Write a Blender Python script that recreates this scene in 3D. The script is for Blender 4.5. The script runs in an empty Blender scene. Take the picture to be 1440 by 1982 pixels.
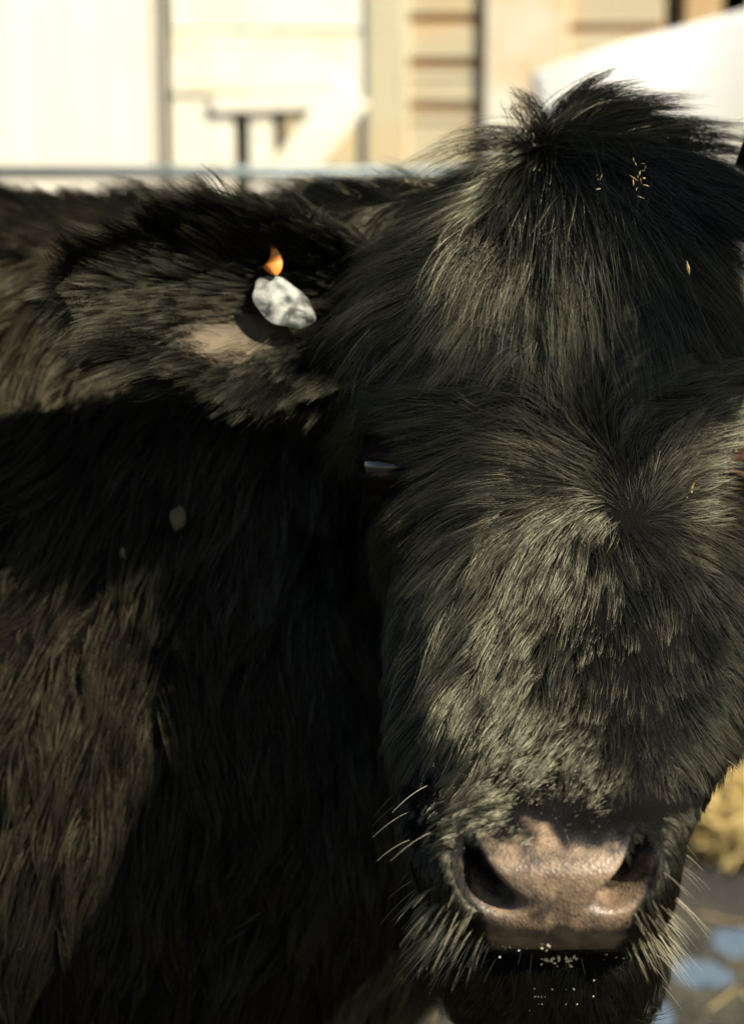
import bpy, bmesh, math
import numpy as np
from mathutils import Vector, Matrix
from mathutils.kdtree import KDTree

# ------------------------------------------------------------------ camera, sky, sun, exposure
scene = bpy.context.scene
COL = scene.collection
CAM_H, PITCH, LENS, SENS = 1.15, math.radians(8.0), 50.0, 24.0
FPX = LENS / SENS * 1440.0
FWD = np.array([0, math.cos(PITCH), -math.sin(PITCH)])
UPV = np.array([0, math.sin(PITCH), math.cos(PITCH)])
CAM = np.array([0, 0, CAM_H])

cam_data = bpy.data.cameras.new('camera')
cam_data.lens = LENS
cam_data.sensor_fit = 'HORIZONTAL'
cam_data.sensor_width = SENS
cam_data.clip_start = 0.05
cam_data.clip_end = 800
cam_data.dof.use_dof = True
cam_data.dof.focus_distance = 0.90
cam_data.dof.aperture_fstop = 4.0
cam = bpy.data.objects.new('camera', cam_data)
cam.location = CAM
cam.rotation_euler = (math.pi / 2 - PITCH, 0, 0)
COL.objects.link(cam)
scene.camera = cam

SUN_TRAVEL = np.array([-0.61, 0.44, -0.54])          # in the camera's axes: right, forward, up
SUN_TRAVEL = SUN_TRAVEL / np.linalg.norm(SUN_TRAVEL)
sun_w = SUN_TRAVEL[0] * np.array([1, 0, 0]) + SUN_TRAVEL[1] * FWD + SUN_TRAVEL[2] * UPV
to_sun = -sun_w
SUN_EL = math.asin(to_sun[2])
SUN_ROT = math.atan2(to_sun[0], to_sun[1])

world = bpy.data.worlds.new('World')
scene.world = world
world.use_nodes = True
wn = world.node_tree
sky = wn.nodes.new('ShaderNodeTexSky')
sky.sky_type = 'NISHITA'
sky.sun_disc = False
sky.sun_elevation = SUN_EL
sky.sun_rotation = SUN_ROT
bg = wn.nodes['Background']
bg.inputs['Strength'].default_value = 0.05
wn.links.new(sky.outputs[0], bg.inputs['Color'])

sd = bpy.data.lights.new('sun', 'SUN')
sd.energy = 5.0
sd.angle = math.radians(0.5)
sd.color = (1.0, 0.92, 0.76)
sun = bpy.data.objects.new('sun', sd)
sun.rotation_euler = Vector(sun_w).to_track_quat('-Z', 'Y').to_euler()
sun.location = (3, -3, 5)
COL.objects.link(sun)

scene.view_settings.view_transform = 'Standard'
scene.view_settings.look = 'None'
scene.view_settings.exposure = 1.28
scene.view_settings.gamma = 1.0
scene.render.engine = 'CYCLES'
scene.cycles.max_bounces = 3
scene.cycles.diffuse_bounces = 2
scene.cycles.glossy_bounces = 2
scene.cycles.transmission_bounces = 2
scene.cycles.transparent_max_bounces = 4
scene.cycles.use_light_tree = False
scene.cycles_curves.shape = 'RIBBONS'
scene.cycles_curves.subdivisions = 2

rng = np.random.default_rng(7)

# ------------------------------------------------------------------ helpers
def W(p):
    """points given as (right, forward, up) of the camera's axes -> world"""
    p = np.asarray(p, float)
    return CAM + p[..., 0:1] * np.array([1.0, 0, 0]) + p[..., 1:2] * FWD + p[..., 2:3] * UPV

def Wv(v):
    v = np.asarray(v, float)
    return v[..., 0:1] * np.array([1.0, 0, 0]) + v[..., 1:2] * FWD + v[..., 2:3] * UPV

def at(px, py, d):
    return np.array([(px - 720.0) * d / FPX, d, (991.0 - py) * d / FPX])

def onY(px, py, Y):
    r = (px - 720.0) / FPX * np.array([1.0, 0, 0]) + FWD + (991.0 - py) / FPX * UPV
    return CAM + r * ((Y - CAM[1]) / r[1])

def onZ(px, py, Z=0.0):
    r = (px - 720.0) / FPX * np.array([1.0, 0, 0]) + FWD + (991.0 - py) / FPX * UPV
    return CAM + r * ((Z - CAM[2]) / r[2])

def norm(v):
    return v / np.maximum(np.linalg.norm(v, axis=-1, keepdims=True), 1e-9)

def smooth(a, b, x):
    t = np.clip((x - a) / (b - a), 0, 1)
    return t * t * (3 - 2 * t)

_ns = np.random.default_rng(11)
_NK = norm(_ns.normal(size=(3, 14, 3)))
_NF = _ns.uniform(0.6, 1.8, size=(3, 14, 1))
_NP = _ns.uniform(0, 6.28, size=(3, 14))
def vnoise(p, freq):
    """smooth vector noise, roughly -1..1"""
    out = np.empty((len(p), 3))
    for i in range(3):
        out[:, i] = np.sin(p @ (_NK[i] * _NF[i] * freq).T + _NP[i]).sum(1) / 4.0
    return out

def tag(o, label=None, cat=None, group=None, kind=None):
    if label: o['label'] = label
    if cat: o['category'] = cat
    if group: o['group'] = group
    if kind: o['kind'] = kind
    return o

def empty(name, loc):
    o = bpy.data.objects.new(name, None)
    o.location = loc
    COL.objects.link(o)
    return o

def link(o, parent=None):
    COL.objects.link(o)
    if parent is not None:
        o.parent = parent
        m = Matrix.Identity(4)
        q = parent
        while q is not None:
            m = (q.matrix_parent_inverse if q.parent else Matrix.Identity(4)) @ q.matrix_basis @ m
            q = q.parent
        o.matrix_parent_inverse = m.inverted()
    return o

def mesh_obj(name, verts, faces, mat, parent=None, smooth_shade=True):
    me = bpy.data.meshes.new(name)
    me.from_pydata([tuple(v) for v in verts], [], [tuple(int(i) for i in f) for f in faces])
    me.update()
    if smooth_shade:
        me.polygons.foreach_set('use_smooth', [True] * len(me.polygons))
    me.materials.append(mat)
    o = bpy.data.objects.new(name, me)
    return link(o, parent)

# ------------------------------------------------------------------ materials
def new_mat(name):
    m = bpy.data.materials.new(name)
    m.use_nodes = True
    nt = m.node_tree
    b = nt.nodes['Principled BSDF']
    return m, nt, b

def N(nt, typ, **kw):
    n = nt.nodes.new(typ)
    for k, v in kw.items():
        setattr(n, k, v)
    return n

def ramp(nt, stops):
    r = N(nt, 'ShaderNodeValToRGB')
    e = r.color_ramp.elements
    while len(e) > len(stops): e.remove(e[-1])
    while len(e) < len(stops): e.new(0.5)
    for i, (p, c) in enumerate(stops):
        e[i].position = p
        e[i].color = (*c, 1)
    return r

def hair_mat(name, refl, trans, ru=0.22, rv=0.5, var=0.5, tip=1.6, tmix=0.25):
    m = bpy.data.materials.new(name)
    m.use_nodes = True
    nt = m.node_tree
    nt.nodes.remove(nt.nodes['Principled BSDF'])
    info = N(nt, 'ShaderNodeHairInfo')
    mr = N(nt, 'ShaderNodeMapRange')
    mr.inputs['To Min'].default_value = 1 - var
    mr.inputs['To Max'].default_value = 1 + var
    nt.links.new(info.outputs['Random'], mr.inputs['Value'])
    mt = N(nt, 'ShaderNodeMapRange')
    mt.inputs['To Min'].default_value = 0.8
    mt.inputs['To Max'].default_value = tip
    nt.links.new(info.outputs['Intercept'], mt.inputs['Value'])
    ml = N(nt, 'ShaderNodeMath', operation='MULTIPLY')
    nt.links.new(mr.outputs[0], ml.inputs[0]); nt.links.new(mt.outputs[0], ml.inputs[1])
    outs = []
    for comp, col, u_, v_ in (('Reflection', refl, ru, rv), ('Reflection', refl, ru * 2.8, min(1.0, rv * 2.4)), ('Transmission', trans, ru * 2, rv * 2)):
        hs = N(nt, 'ShaderNodeHueSaturation')
        hs.inputs['Color'].default_value = (*col, 1)
        nt.links.new(ml.outputs[0], hs.inputs['Value'])
        h = N(nt, 'ShaderNodeBsdfHair', component=comp)
        h.inputs['RoughnessU'].default_value = u_
        h.inputs['RoughnessV'].default_value = min(1.0, v_)
        nt.links.new(hs.outputs[0], h.inputs['Color'])
        outs.append(h)
    mx = N(nt, 'ShaderNodeMixShader')
    mx.inputs['Fac'].default_value = tmix
    m2 = N(nt, 'ShaderNodeMixShader')
    m2.inputs['Fac'].default_value = 0.28
    nt.links.new(outs[0].outputs[0], m2.inputs[1]); nt.links.new(outs[1].outputs[0], m2.inputs[2])
    nt.links.new(m2.outputs[0], mx.inputs[1]); nt.links.new(outs[2].outputs[0], mx.inputs[2])
    nt.links.new(mx.outputs[0], nt.nodes['Material Output'].inputs['Surface'])
    return m

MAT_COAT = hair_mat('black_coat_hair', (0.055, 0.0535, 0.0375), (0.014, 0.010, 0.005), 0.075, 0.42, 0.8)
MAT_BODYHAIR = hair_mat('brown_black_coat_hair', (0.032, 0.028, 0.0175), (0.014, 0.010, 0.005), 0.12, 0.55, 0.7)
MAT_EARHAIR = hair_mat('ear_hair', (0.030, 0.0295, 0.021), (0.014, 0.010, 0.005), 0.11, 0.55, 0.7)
MAT_WHISK = hair_mat('pale_whisker', (0.80, 0.72, 0.50), (0.5, 0.42, 0.26), 0.35, 1.0, 0.3, 1.1)

# skin: black hide, bare pink-brown nose pad where the 'pad' attribute says so
MAT_SKIN, nt, b = new_mat('hide_and_nose_skin')
at_pad = N(nt, 'ShaderNodeAttribute', attribute_name='pad')
tc = N(nt, 'ShaderNodeTexCoord')
nz = N(nt, 'ShaderNodeTexNoise'); nz.inputs['Scale'].default_value = 60; nz.inputs['Detail'].default_value = 10; nz.inputs['Roughness'].default_value = 0.72
nt.links.new(tc.outputs['Object'], nz.inputs['Vector'])
pinkr = ramp(nt, [(0.37, (0.025, 0.018, 0.013)), (0.47, (0.105, 0.072, 0.045)), (0.58, (0.19, 0.13, 0.078)), (0.78, (0.27, 0.195, 0.125))])
nt.links.new(nz.outputs['Fac'], pinkr.inputs['Fac'])
sub = N(nt, 'ShaderNodeMath', operation='MULTIPLY_ADD'); sub.inputs[1].default_value = 1.8; sub.inputs[2].default_value = -0.9
nt.links.new(nz.outputs['Fac'], sub.inputs[0])
addm = N(nt, 'ShaderNodeMath', operation='ADD')
sp_ = N(nt, 'ShaderNodeMath', operation='MULTIPLY')
nt.links.new(sub.outputs[0], sp_.inputs[0]); nt.links.new(at_pad.outputs['Fac'], sp_.inputs[1])
nt.links.new(at_pad.outputs['Fac'], addm.inputs[0]); nt.links.new(sp_.outputs[0], addm.inputs[1])
mrp = N(nt, 'ShaderNodeMapRange'); mrp.inputs['From Min'].default_value = 0.35; mrp.inputs['From Max'].default_value = 0.7
nt.links.new(addm.outputs[0], mrp.inputs['Value'])
mixp = N(nt, 'ShaderNodeMix', data_type='RGBA')
mixp.inputs['A'].default_value = (0.0025, 0.002, 0.0017, 1)
nt.links.new(mrp.outputs[0], mixp.inputs['Factor']); nt.links.new(pinkr.outputs['Color'], mixp.inputs['B'])
nt.links.new(mixp.outputs['Result'], b.inputs['Base Color'])
rr = N(nt, 'ShaderNodeMapRange'); rr.inputs['To Min'].default_value = 0.75; rr.inputs['To Max'].default_value = 0.40
nt.links.new(at_pad.outputs['Fac'], rr.inputs['Value']); nt.links.new(rr.outputs[0], b.inputs['Roughness'])
vor = N(nt, 'ShaderNodeTexVoronoi'); vor.inputs['Scale'].default_value = 640
nt.links.new(tc.outputs['Object'], vor.inputs['Vector'])
nz2 = N(nt, 'ShaderNodeTexNoise'); nz2.inputs['Scale'].default_value = 900
nt.links.new(tc.outputs['Object'], nz2.inputs['Vector'])
hm = N(nt, 'ShaderNodeMath', operation='ADD')
nt.links.new(vor.outputs['Distance'], hm.inputs[0]); nt.links.new(nz2.outputs['Fac'], hm.inputs[1])
bp = N(nt, 'ShaderNodeBump'); bp.inputs['Strength'].default_value = 0.5; bp.inputs['Distance'].default_value = 0.0007
nt.links.new(hm.outputs[0], bp.inputs['Height']); nt.links.new(bp.outputs[0], b.inputs['Normal'])
sp = N(nt, 'ShaderNodeMapRange'); sp.inputs['To Min'].default_value = 0.04; sp.inputs['To Max'].default_value = 0.6
nt.links.new(at_pad.outputs['Fac'], sp.inputs['Value']); nt.links.new(sp.outputs[0], b.inputs['Specular IOR Level'])

MAT_EARSKIN, nt, b = new_mat('ear_skin')
nz = N(nt, 'ShaderNodeTexNoise'); nz.inputs['Scale'].default_value = 40; nz.inputs['Detail'].default_value = 5
tc = N(nt, 'ShaderNodeTexCoord'); nt.links.new(tc.outputs['Object'], nz.inputs['Vector'])
r = ramp(nt, [(0.3, (0.055, 0.042, 0.026)), (0.7, (0.13, 0.10, 0.062))])
nt.links.new(nz.outputs['Fac'], r.inputs['Fac'])
ap = N(nt, 'ShaderNodeAttribute', attribute_name='pad')
mx = N(nt, 'ShaderNodeMix', data_type='RGBA'); mx.inputs['A'].default_value = (0.010, 0.008, 0.006, 1)
nt.links.new(ap.outputs['Fac'], mx.inputs['Factor']); nt.links.new(r.outputs['Color'], mx.inputs['B'])
nt.links.new(mx.outputs['Result'], b.inputs['Base Color'])
b.inputs['Roughness'].default_value = 0.7
b.inputs['Specular IOR Level'].default_value = 0.15

MAT_EYE, nt, b = new_mat('dark_eye')
b.inputs['Base Color'].default_value = (0.006, 0.005, 0.006, 1)
b.inputs['Roughness'].default_value = 0.10
b.inputs['Coat Weight'].default_value = 1.0
MAT_LID, nt, b = new_mat('eyelid_skin')
nz = N(nt, 'ShaderNodeTexNoise'); nz.inputs['Scale'].default_value = 120
r = ramp(nt, [(0.42, (0.004, 0.003, 0.003)), (0.85, (0.03, 0.009, 0.006))])
nt.links.new(nz.outputs['Fac'], r.inputs['Fac']); nt.links.new(r.outputs['Color'], b.inputs['Base Color'])
b.inputs['Roughness'].default_value = 0.75; b.inputs['Specular IOR Level'].default_value = 0.12

MAT_LID2 = MAT_LID.copy(); MAT_LID2.name = 'pink_eyelid_skin'
for n_ in MAT_LID2.node_tree.nodes:
    if n_.type == 'VALTORGB':
        n_.color_ramp.elements[0].color = (0.025, 0.011, 0.009, 1); n_.color_ramp.elements[1].color = (0.17, 0.06, 0.042, 1)

def wood_mat(name, c1, c2, stain, grain_axis='Z', rough=0.8, stain_amt=0.5):
    m, nt, b = new_mat(name)
    tc = N(nt, 'ShaderNodeTexCoord')
    oi = N(nt, 'ShaderNodeObjectInfo')
    mp = N(nt, 'ShaderNodeMapping')
    sc = {'X': (1.2, 26, 26), 'Y': (26, 1.2, 26), 'Z': (26, 26, 1.2)}[grain_axis]
    mp.inputs['Scale'].default_value = sc
    ad = N(nt, 'ShaderNodeVectorMath', operation='ADD')
    mul = N(nt, 'ShaderNodeMath', operation='MULTIPLY'); mul.inputs[1].default_value = 37.0
    nt.links.new(oi.outputs['Random'], mul.inputs[0])
    nt.links.new(tc.outputs['Object'], ad.inputs[0]); nt.links.new(mul.outputs[0], ad.inputs[1])
    nt.links.new(ad.outputs[0], mp.inputs['Vector'])
    g = N(nt, 'ShaderNodeTexNoise'); g.inputs['Scale'].default_value = 1.0; g.inputs['Detail'].default_value = 8; g.inputs['Distortion'].default_value = 0.6
    nt.links.new(mp.outputs[0], g.inputs['Vector'])
    rp = ramp(nt, [(0.3, c1), (0.7, c2)])
    nt.links.new(g.outputs['Fac'], rp.inputs['Fac'])
    s = N(nt, 'ShaderNodeTexNoise'); s.inputs['Scale'].default_value = 3.0; s.inputs['Detail'].default_value = 4
    nt.links.new(ad.outputs[0], s.inputs['Vector'])
    sr = ramp(nt, [(0.48, (0, 0, 0)), (0.68, (1, 1, 1))])
    nt.links.new(s.outputs['Fac'], sr.inputs['Fac'])
    sm = N(nt, 'ShaderNodeMath', operation='MULTIPLY'); sm.inputs[1].default_value = stain_amt
    nt.links.new(sr.outputs['Color'], sm.inputs[0])
    mx = N(nt, 'ShaderNodeMix', data_type='RGBA')
    mx.inputs['B'].default_value = (*stain, 1)
    nt.links.new(sm.outputs[0], mx.inputs['Factor']); nt.links.new(rp.outputs['Color'], mx.inputs['A'])
    nt.links.new(mx.outputs['Result'], b.inputs['Base Color'])
    b.inputs['Roughness'].default_value = rough
    bp = N(nt, 'ShaderNodeBump'); bp.inputs['Strength'].default_value = 0.4; bp.inputs['Distance'].default_value = 0.004
    nt.links.new(g.outputs['Fac'], bp.inputs['Height']); nt.links.new(bp.outputs[0], b.inputs['Normal'])
    return m

WHITE_V = wood_mat('white_painted_board_upright', (0.72, 0.66, 0.50), (0.82, 0.78, 0.64), (0.62, 0.50, 0.28), 'Z', stain_amt=0.45)
WHITE_H = wood_mat('white_painted_board_level', (0.72, 0.66, 0.50), (0.82, 0.78, 0.64), (0.58, 0.47, 0.25), 'X', stain_amt=0.6)
GREY_V = wood_mat('weathered_post_wood', (0.42, 0.37, 0.23), (0.54, 0.48, 0.33), (0.50, 0.33, 0.14), 'Z', stain_amt=0.5)
GREY_H = wood_mat('weathered_rail_wood', (0.38, 0.32, 0.20), (0.52, 0.45, 0.30), (0.48, 0.29, 0.10), 'X', stain_amt=0.5)
ORANGE_H = wood_mat('orange_seam_shade', (0.40, 0.17, 0.04), (0.55, 0.28, 0.09), (0.30, 0.12, 0.035), 'X')  # orange tone painted in for the shadow in the board seams
PANEL = wood_mat('cream_panel', (0.74, 0.67, 0.53), (0.80, 0.74, 0.61), (0.78, 0.68, 0.54), 'Z', stain_amt=0.3)
TAN_V = wood_mat('tan_board', (0.42, 0.33, 0.17), (0.55, 0.45, 0.27), (0.48, 0.30, 0.12), 'Z', stain_amt=0.4)
GAP_SHADE = wood_mat('gap_shade_wood', (0.13, 0.125, 0.09), (0.20, 0.19, 0.14), (0.12, 0.10, 0.07), 'Z')  # dark tone painted in for the shade inside the board gaps

MAT_STEEL, nt, b = new_mat('galvanised_steel')
nz = N(nt, 'ShaderNodeTexNoise'); nz.inputs['Scale'].default_value = 14
r = ramp(nt, [(0.3, (0.10, 0.125, 0.13)), (0.7, (0.16, 0.19, 0.195))])
nt.links.new(nz.outputs['Fac'], r.inputs['Fac']); nt.links.new(r.outputs['Color'], b.inputs['Base Color'])
b.inputs['Metallic'].default_value = 0.5; b.inputs['Roughness'].default_value = 0.5

MAT_TARP, nt, b = new_mat('white_sheet')
nz = N(nt, 'ShaderNodeTexNoise'); nz.inputs['Scale'].default_value = 1.6; nz.inputs['Detail'].default_value = 3
r = ramp(nt, [(0.35, (0.72, 0.68, 0.56)), (0.65, (0.82, 0.81, 0.76))])
nt.links.new(nz.outputs['Fac'], r.inputs['Fac']); nt.links.new(r.outputs['Color'], b.inputs['Base Color'])
b.inputs['Roughness'].default_value = 0.5

# ------------------------------------------------------------------ ground
MAT_GROUND, nt, b = new_mat('trampled_yard')
tc = N(nt, 'ShaderNodeTexCoord')
n1 = N(nt, 'ShaderNodeTexNoise'); n1.inputs['Scale'].default_value = 5; n1.inputs['Detail'].default_value = 8
n2 = N(nt, 'ShaderNodeTexNoise'); n2.inputs['Scale'].default_value = 40; n2.inputs['Detail'].default_value = 4
for n in (n1, n2): nt.links.new(tc.outputs['Object'], n.inputs['Vector'])
r1 = ramp(nt, [(0.35, (0.012, 0.011, 0.007)), (0.55, (0.030, 0.027, 0.015)), (0.75, (0.07, 0.056, 0.028))])
nt.links.new(n1.outputs['Fac'], r1.inputs['Fac'])
nt.links.new(r1.outputs['Color'], b.inputs['Base Color'])
b.inputs['Roughness'].default_value = 0.85
ha = N(nt, 'ShaderNodeMath', operation='ADD')
nt.links.new(n1.outputs['Fac'], ha.inputs[0]); nt.links.new(n2.outputs['Fac'], ha.inputs[1])
bp = N(nt, 'ShaderNodeBump'); bp.inputs['Strength'].default_value = 0.8; bp.inputs['Distance'].default_value = 0.03
nt.links.new(ha.outputs[0], bp.inputs['Height']); nt.links.new(bp.outputs[0], b.inputs['Normal'])

PUDDLES = [(1255, 1945, 0.040, 0.075, 1), (1350, 1870, 0.040, 0.05, 2), (1430, 1815, 0.040, 0.05, 3)]
def ground_h(x, y):
    p = np.stack([x, y, np.zeros_like(x)], 1)
    h = 0.018 * vnoise(p, 5.0)[:, 0] + 0.010 * vnoise(p, 14.0)[:, 1]
    for px, py, rx, ry, _ in PUDDLES:
        c = onZ(px, py)
        k = np.exp(-(((x - c[0]) / rx) ** 2 + ((y - c[1]) / ry) ** 2) ** 2)
        h = h * (1 - k) - 0.035 * k
    return h * (1 - smooth(8, 14, np.hypot(x, y - 2)))

xs = np.concatenate([[-150, -40, -15], np.linspace(-6, -.5, 40), np.linspace(-.46, 2.2, 140), np.linspace(2.3, 6, 30), [15, 40, 150]])
ys = np.concatenate([[-150, -40, -12], np.linspace(-3, 1.5, 30), np.linspace(1.54, 4.5, 150), np.linspace(4.6, 9, 30), [16, 40, 300]])
gx, gy = np.meshgrid(xs, ys)
gv = np.stack([gx.ravel(), gy.ravel(), ground_h(gx.ravel(), gy.ravel())], 1)
nx_, ny_ = len(xs), len(ys)
ii, jj = np.meshgrid(np.arange(nx_ - 1), np.arange(ny_ - 1))
a = (jj * nx_ + ii).ravel()
ground = mesh_obj('ground', gv, np.stack([a, a + 1, a + nx_ + 1, a + nx_], 1), MAT_GROUND)
tag(ground, kind='structure')

# puddles lying in the hollows of the yard
MAT_WATER, nt, b = new_mat('puddle_water')
b.inputs['Base Color'].default_value = (0.06, 0.10, 0.15, 1)
b.inputs['Roughness'].default_value = 0.15
nz = N(nt, 'ShaderNodeTexNoise'); nz.inputs['Scale'].default_value = 18
bp = N(nt, 'ShaderNodeBump'); bp.inputs['Strength'].default_value = 0.15; bp.inputs['Distance'].default_value = 0.01
nt.links.new(nz.outputs['Fac'], bp.inputs['Height']); nt.links.new(bp.outputs[0], b.inputs['Normal'])
def puddle(px, py, rx, ry, seed):
    c = onZ(px, py)
    g = np.random.default_rng(seed)
    ph = g.uniform(0, 6.28, 5)
    n = 40
    t = np.linspace(0, 2 * np.pi, n, endpoint=False)
    rad = 1 + sum(0.16 / (k + 1) * 2 * np.sin((k + 2) * t + ph[k]) for k in range(5)) * 0.6
    z = -0.020 + 0.004 * seed
    v = [(c[0], c[1], z)] + [(c[0] + rx * q * math.cos(w), c[1] + ry * q * math.sin(w), z) for q, w in zip(rad, t)]
    v += [(x, y, z - 0.10) for x, y, _ in v[1:]]
    f = [(0, 1 + i, 1 + (i + 1) % n) for i in range(n)]
    f += [(1 + (i + 1) % n, 1 + i, 1 + n + i, 1 + n + (i + 1) % n) for i in range(n)]
    o = mesh_obj('puddle', v, f, MAT_WATER, smooth_shade=False)
    return tag(o, kind='structure')
for q in PUDDLES: puddle(q[0], q[1], q[2] * 1.35, q[3] * 1.35, q[4])

# loose straw
MAT_STRAW, nt, b = new_mat('straw')
oi = N(nt, 'ShaderNodeTexNoise'); oi.inputs['Scale'].default_value = 30
r = ramp(nt, [(0.3, (0.40, 0.27, 0.08)), (0.7, (0.68, 0.52, 0.22))])
nt.links.new(oi.outputs['Fac'], r.inputs['Fac']); nt.links.new(r.outputs['Color'], b.inputs['Base Color'])
b.inputs['Roughness'].default_value = 0.55
def stems(name, centers, lens, flat, width, seed, kind='stuff', zfun=None):
    g = np.random.default_rng(seed)
    n = len(centers)
    d = norm(np.stack([g.normal(size=n), g.normal(size=n), g.normal(size=n) * flat], 1))
    s = norm(np.cross(d, g.normal(size=(n, 3)))); u = np.cross(d, s)
    V, F = [], []
    for i in range(n):
        c, h, w = centers[i], d[i] * lens[i] / 2, width
        k = len(V)
        for e in (-1, 1):
            bend = u[i] * (0.02 * lens[i])
            for a_ in range(3):
                w_ = s[i] * math.cos(a_ * 2.094) * w + u[i] * math.sin(a_ * 2.094) * w
                V.append(c + h * e + w_ + bend)
        for a_ in range(3):
            F.append((k + a_, k + (a_ + 1) % 3, k + 3 + (a_ + 1) % 3, k + 3 + a_))
        F += [(k, k + 2, k + 1), (k + 3, k + 4, k + 5)]
    return mesh_obj(name, V, F, MAT_STRAW, smooth_shade=False)

g = np.random.default_rng(5)
hc = onZ(1445, 1665)
n = 2600
r_ = np.sqrt(g.uniform(0, 1, n)) * 0.26
t_ = g.uniform(0, 6.28, n)
cx, cy = hc[0] + 0.14 + r_ * np.cos(t_), hc[1] + 0.12 + r_ * np.sin(t_) * 0.8
cz = g.uniform(0, 1, n) * 0.15 * (1 - (r_ / 0.35) ** 2) + 0.015
o = stems('straw_heap', np.stack([cx, cy, cz], 1), g.uniform(0.06, 0.2, n), 0.25, 0.0022, 6)
tag(o, 'heap of bright yellow straw on the ground behind the muzzle', 'straw', kind='stuff')
n = 1500
cx, cy = g.uniform(-2.5, 2.8, n), g.uniform(1.2, 5.2, n)
o = stems('loose_straw', np.stack([cx, cy, ground_h(cx, cy) + 0.012], 1), g.uniform(0.04, 0.16, n), 0.05, 0.0016, 8)
tag(o, 'loose straw stems scattered over the muddy yard', 'straw', kind='stuff')

# ------------------------------------------------------------------ fence, gate and shed behind
def board(name, c, size, mat, parent, rot=(0, 0, 0), bev=0.004):
    bm = bmesh.new()
    bmesh.ops.create_cube(bm, size=1.0)
    bmesh.ops.scale(bm, vec=size, verts=bm.verts)
    bmesh.ops.bevel(bm, geom=bm.edges[:], offset=min(bev, min(size) * 0.3), segments=1, affect='EDGES')
    me = bpy.data.meshes.new(name)
    bm.to_mesh(me); bm.free()
    me.materials.append(mat)
    o = bpy.data.objects.new(name, me)
    o.location = c
    o.rotation_euler = rot
    return link(o, parent)

def span(x0, y0, x1, y1, Y, depth):
    """centre and size of an upright board that covers a patch of the wall standing at distance Y"""
    p, q = onY(x0, y0, Y), onY(x1, y1, Y)
    return ((p + q) / 2 + np.array([0, depth / 2, 0]), (abs(q[0] - p[0]), depth, abs(q[2] - p[2])))

YW = 5.0
def wall_board(name, x0, y0, x1, y1, Y, depth, mat, parent, tilt=0.0):
    c, s = span(x0, y0, x1, y1, Y, depth)
    return board(name, c, s, mat, parent, (0, tilt, 0))

GB = 1010   # picture row that reaches the foot of the fence
# cream shed wall on the left
shed = empty('shed_wall', onY(100, GB, 5.02) * np.array([1, 1, 0]))
tag(shed, 'plain cream panelled shed wall at far left, behind the cow', 'wall')
wall_board('panel', -520, -330, -132, GB, 4.93, 0.03, PANEL, shed)
wall_board('panel', -128, -330, 312, GB, 4.93, 0.03, PANEL, shed)
wall_board('panel', -520, -700, 308, -334, 4.93, 0.03, PANEL, shed)

for xa in (-960, -1400):
    wall_board('panel', xa, -330, xa + 436, GB, 4.93, 0.03, PANEL, shed)
    wall_board('panel', xa, -700, xa + 436, -334, 4.93, 0.03, PANEL, shed)
wall_board('corner_trim', 300, -330, 318, GB, 4.918, 0.011, PANEL, shed)
# white boarded gate with brace
door = empty('boarded_door', onY(500, GB, YW) * np.array([1, 1, 0]))
tag(door, 'white weathered boarded door with ledges and a diagonal brace', 'door')
wall_board('backing', 280, -600, 704, GB, 4.99, 0.03, GAP_SHADE, door)
for x0, x1, ti in ((315, 460, 0.002), (473, 534, -0.002), (543, 615, 0.002), (625, 693, 0)):
    wall_board('board', x0, -600, x1, GB, 4.932, 0.03, TAN_V if x0 > 500 else WHITE_V, door, ti)
wall_board('ledge', 326, 62, 698, 182, 4.922, 0.016, WHITE_H, door)
wall_board('ledge', 410, 184, 694, 214, 4.914, 0.024, PANEL, door, -0.025)
wall_board('ledge', 326, -130, 698, 56, 4.924, 0.014, WHITE_H, door)
p, q = onY(682, 175, 4.92), onY(455, 470, 4.92)
c = (p + q) / 2; L_ = np.linalg.norm(q - p)
board('brace', c, (0.13, 0.018, L_), WHITE_V, door, (0, math.atan2(p[0] - q[0], p[2] - q[2]), 0))

# weathered board fence on the right
fence = empty('board_fence', onY(1000, GB, YW) * np.array([1, 1, 0]))
tag(fence, 'weathered brown board fence with two upright posts behind the poll', 'fence')
wall_board('post', 708, -600, 788, GB, 4.915, 0.13, GREY_V, fence)
wall_board('post', 946, -600, 1084, GB, 4.91, 0.12, wood_mat('pale_post_wood', (0.55, 0.52, 0.42), (0.66, 0.63, 0.53), (0.48, 0.33, 0.14), 'Z', stain_amt=0.7), fence)
wall_board('post', 1344, -600, 1420, GB, 4.935, 0.10, wood_mat('brown_post_wood', (0.40, 0.26, 0.11), (0.55, 0.40, 0.22), (0.30, 0.18, 0.07), 'Z'), fence)
wall_board('post', 2240, -600, 2330, GB, 4.915, 0.12, GREY_V, fence)
wall_board('backing', 706, -600, 2310, GB, 5.06, 0.03, GAP_SHADE, fence)
rows = [(-420, -330), (-320, -230), (-220, -120), (-110, 26), (44, 112), (132, 152), (156, 198), (216, 236), (240, 320), (336, 420), (436, 520), (540, 640), (660, 760)]
for y0, y1 in rows:
    wall_board('board', 786, y0, 948, y1, 4.935, 0.03, GREY_H, fence, rng.normal() * 0.004)
    wall_board('seam_strip', 786, y1 - 4, 948, y1 + 20, 4.955, 0.03, ORANGE_H, fence)  # added strip, coloured as the shadowed seam
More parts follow.
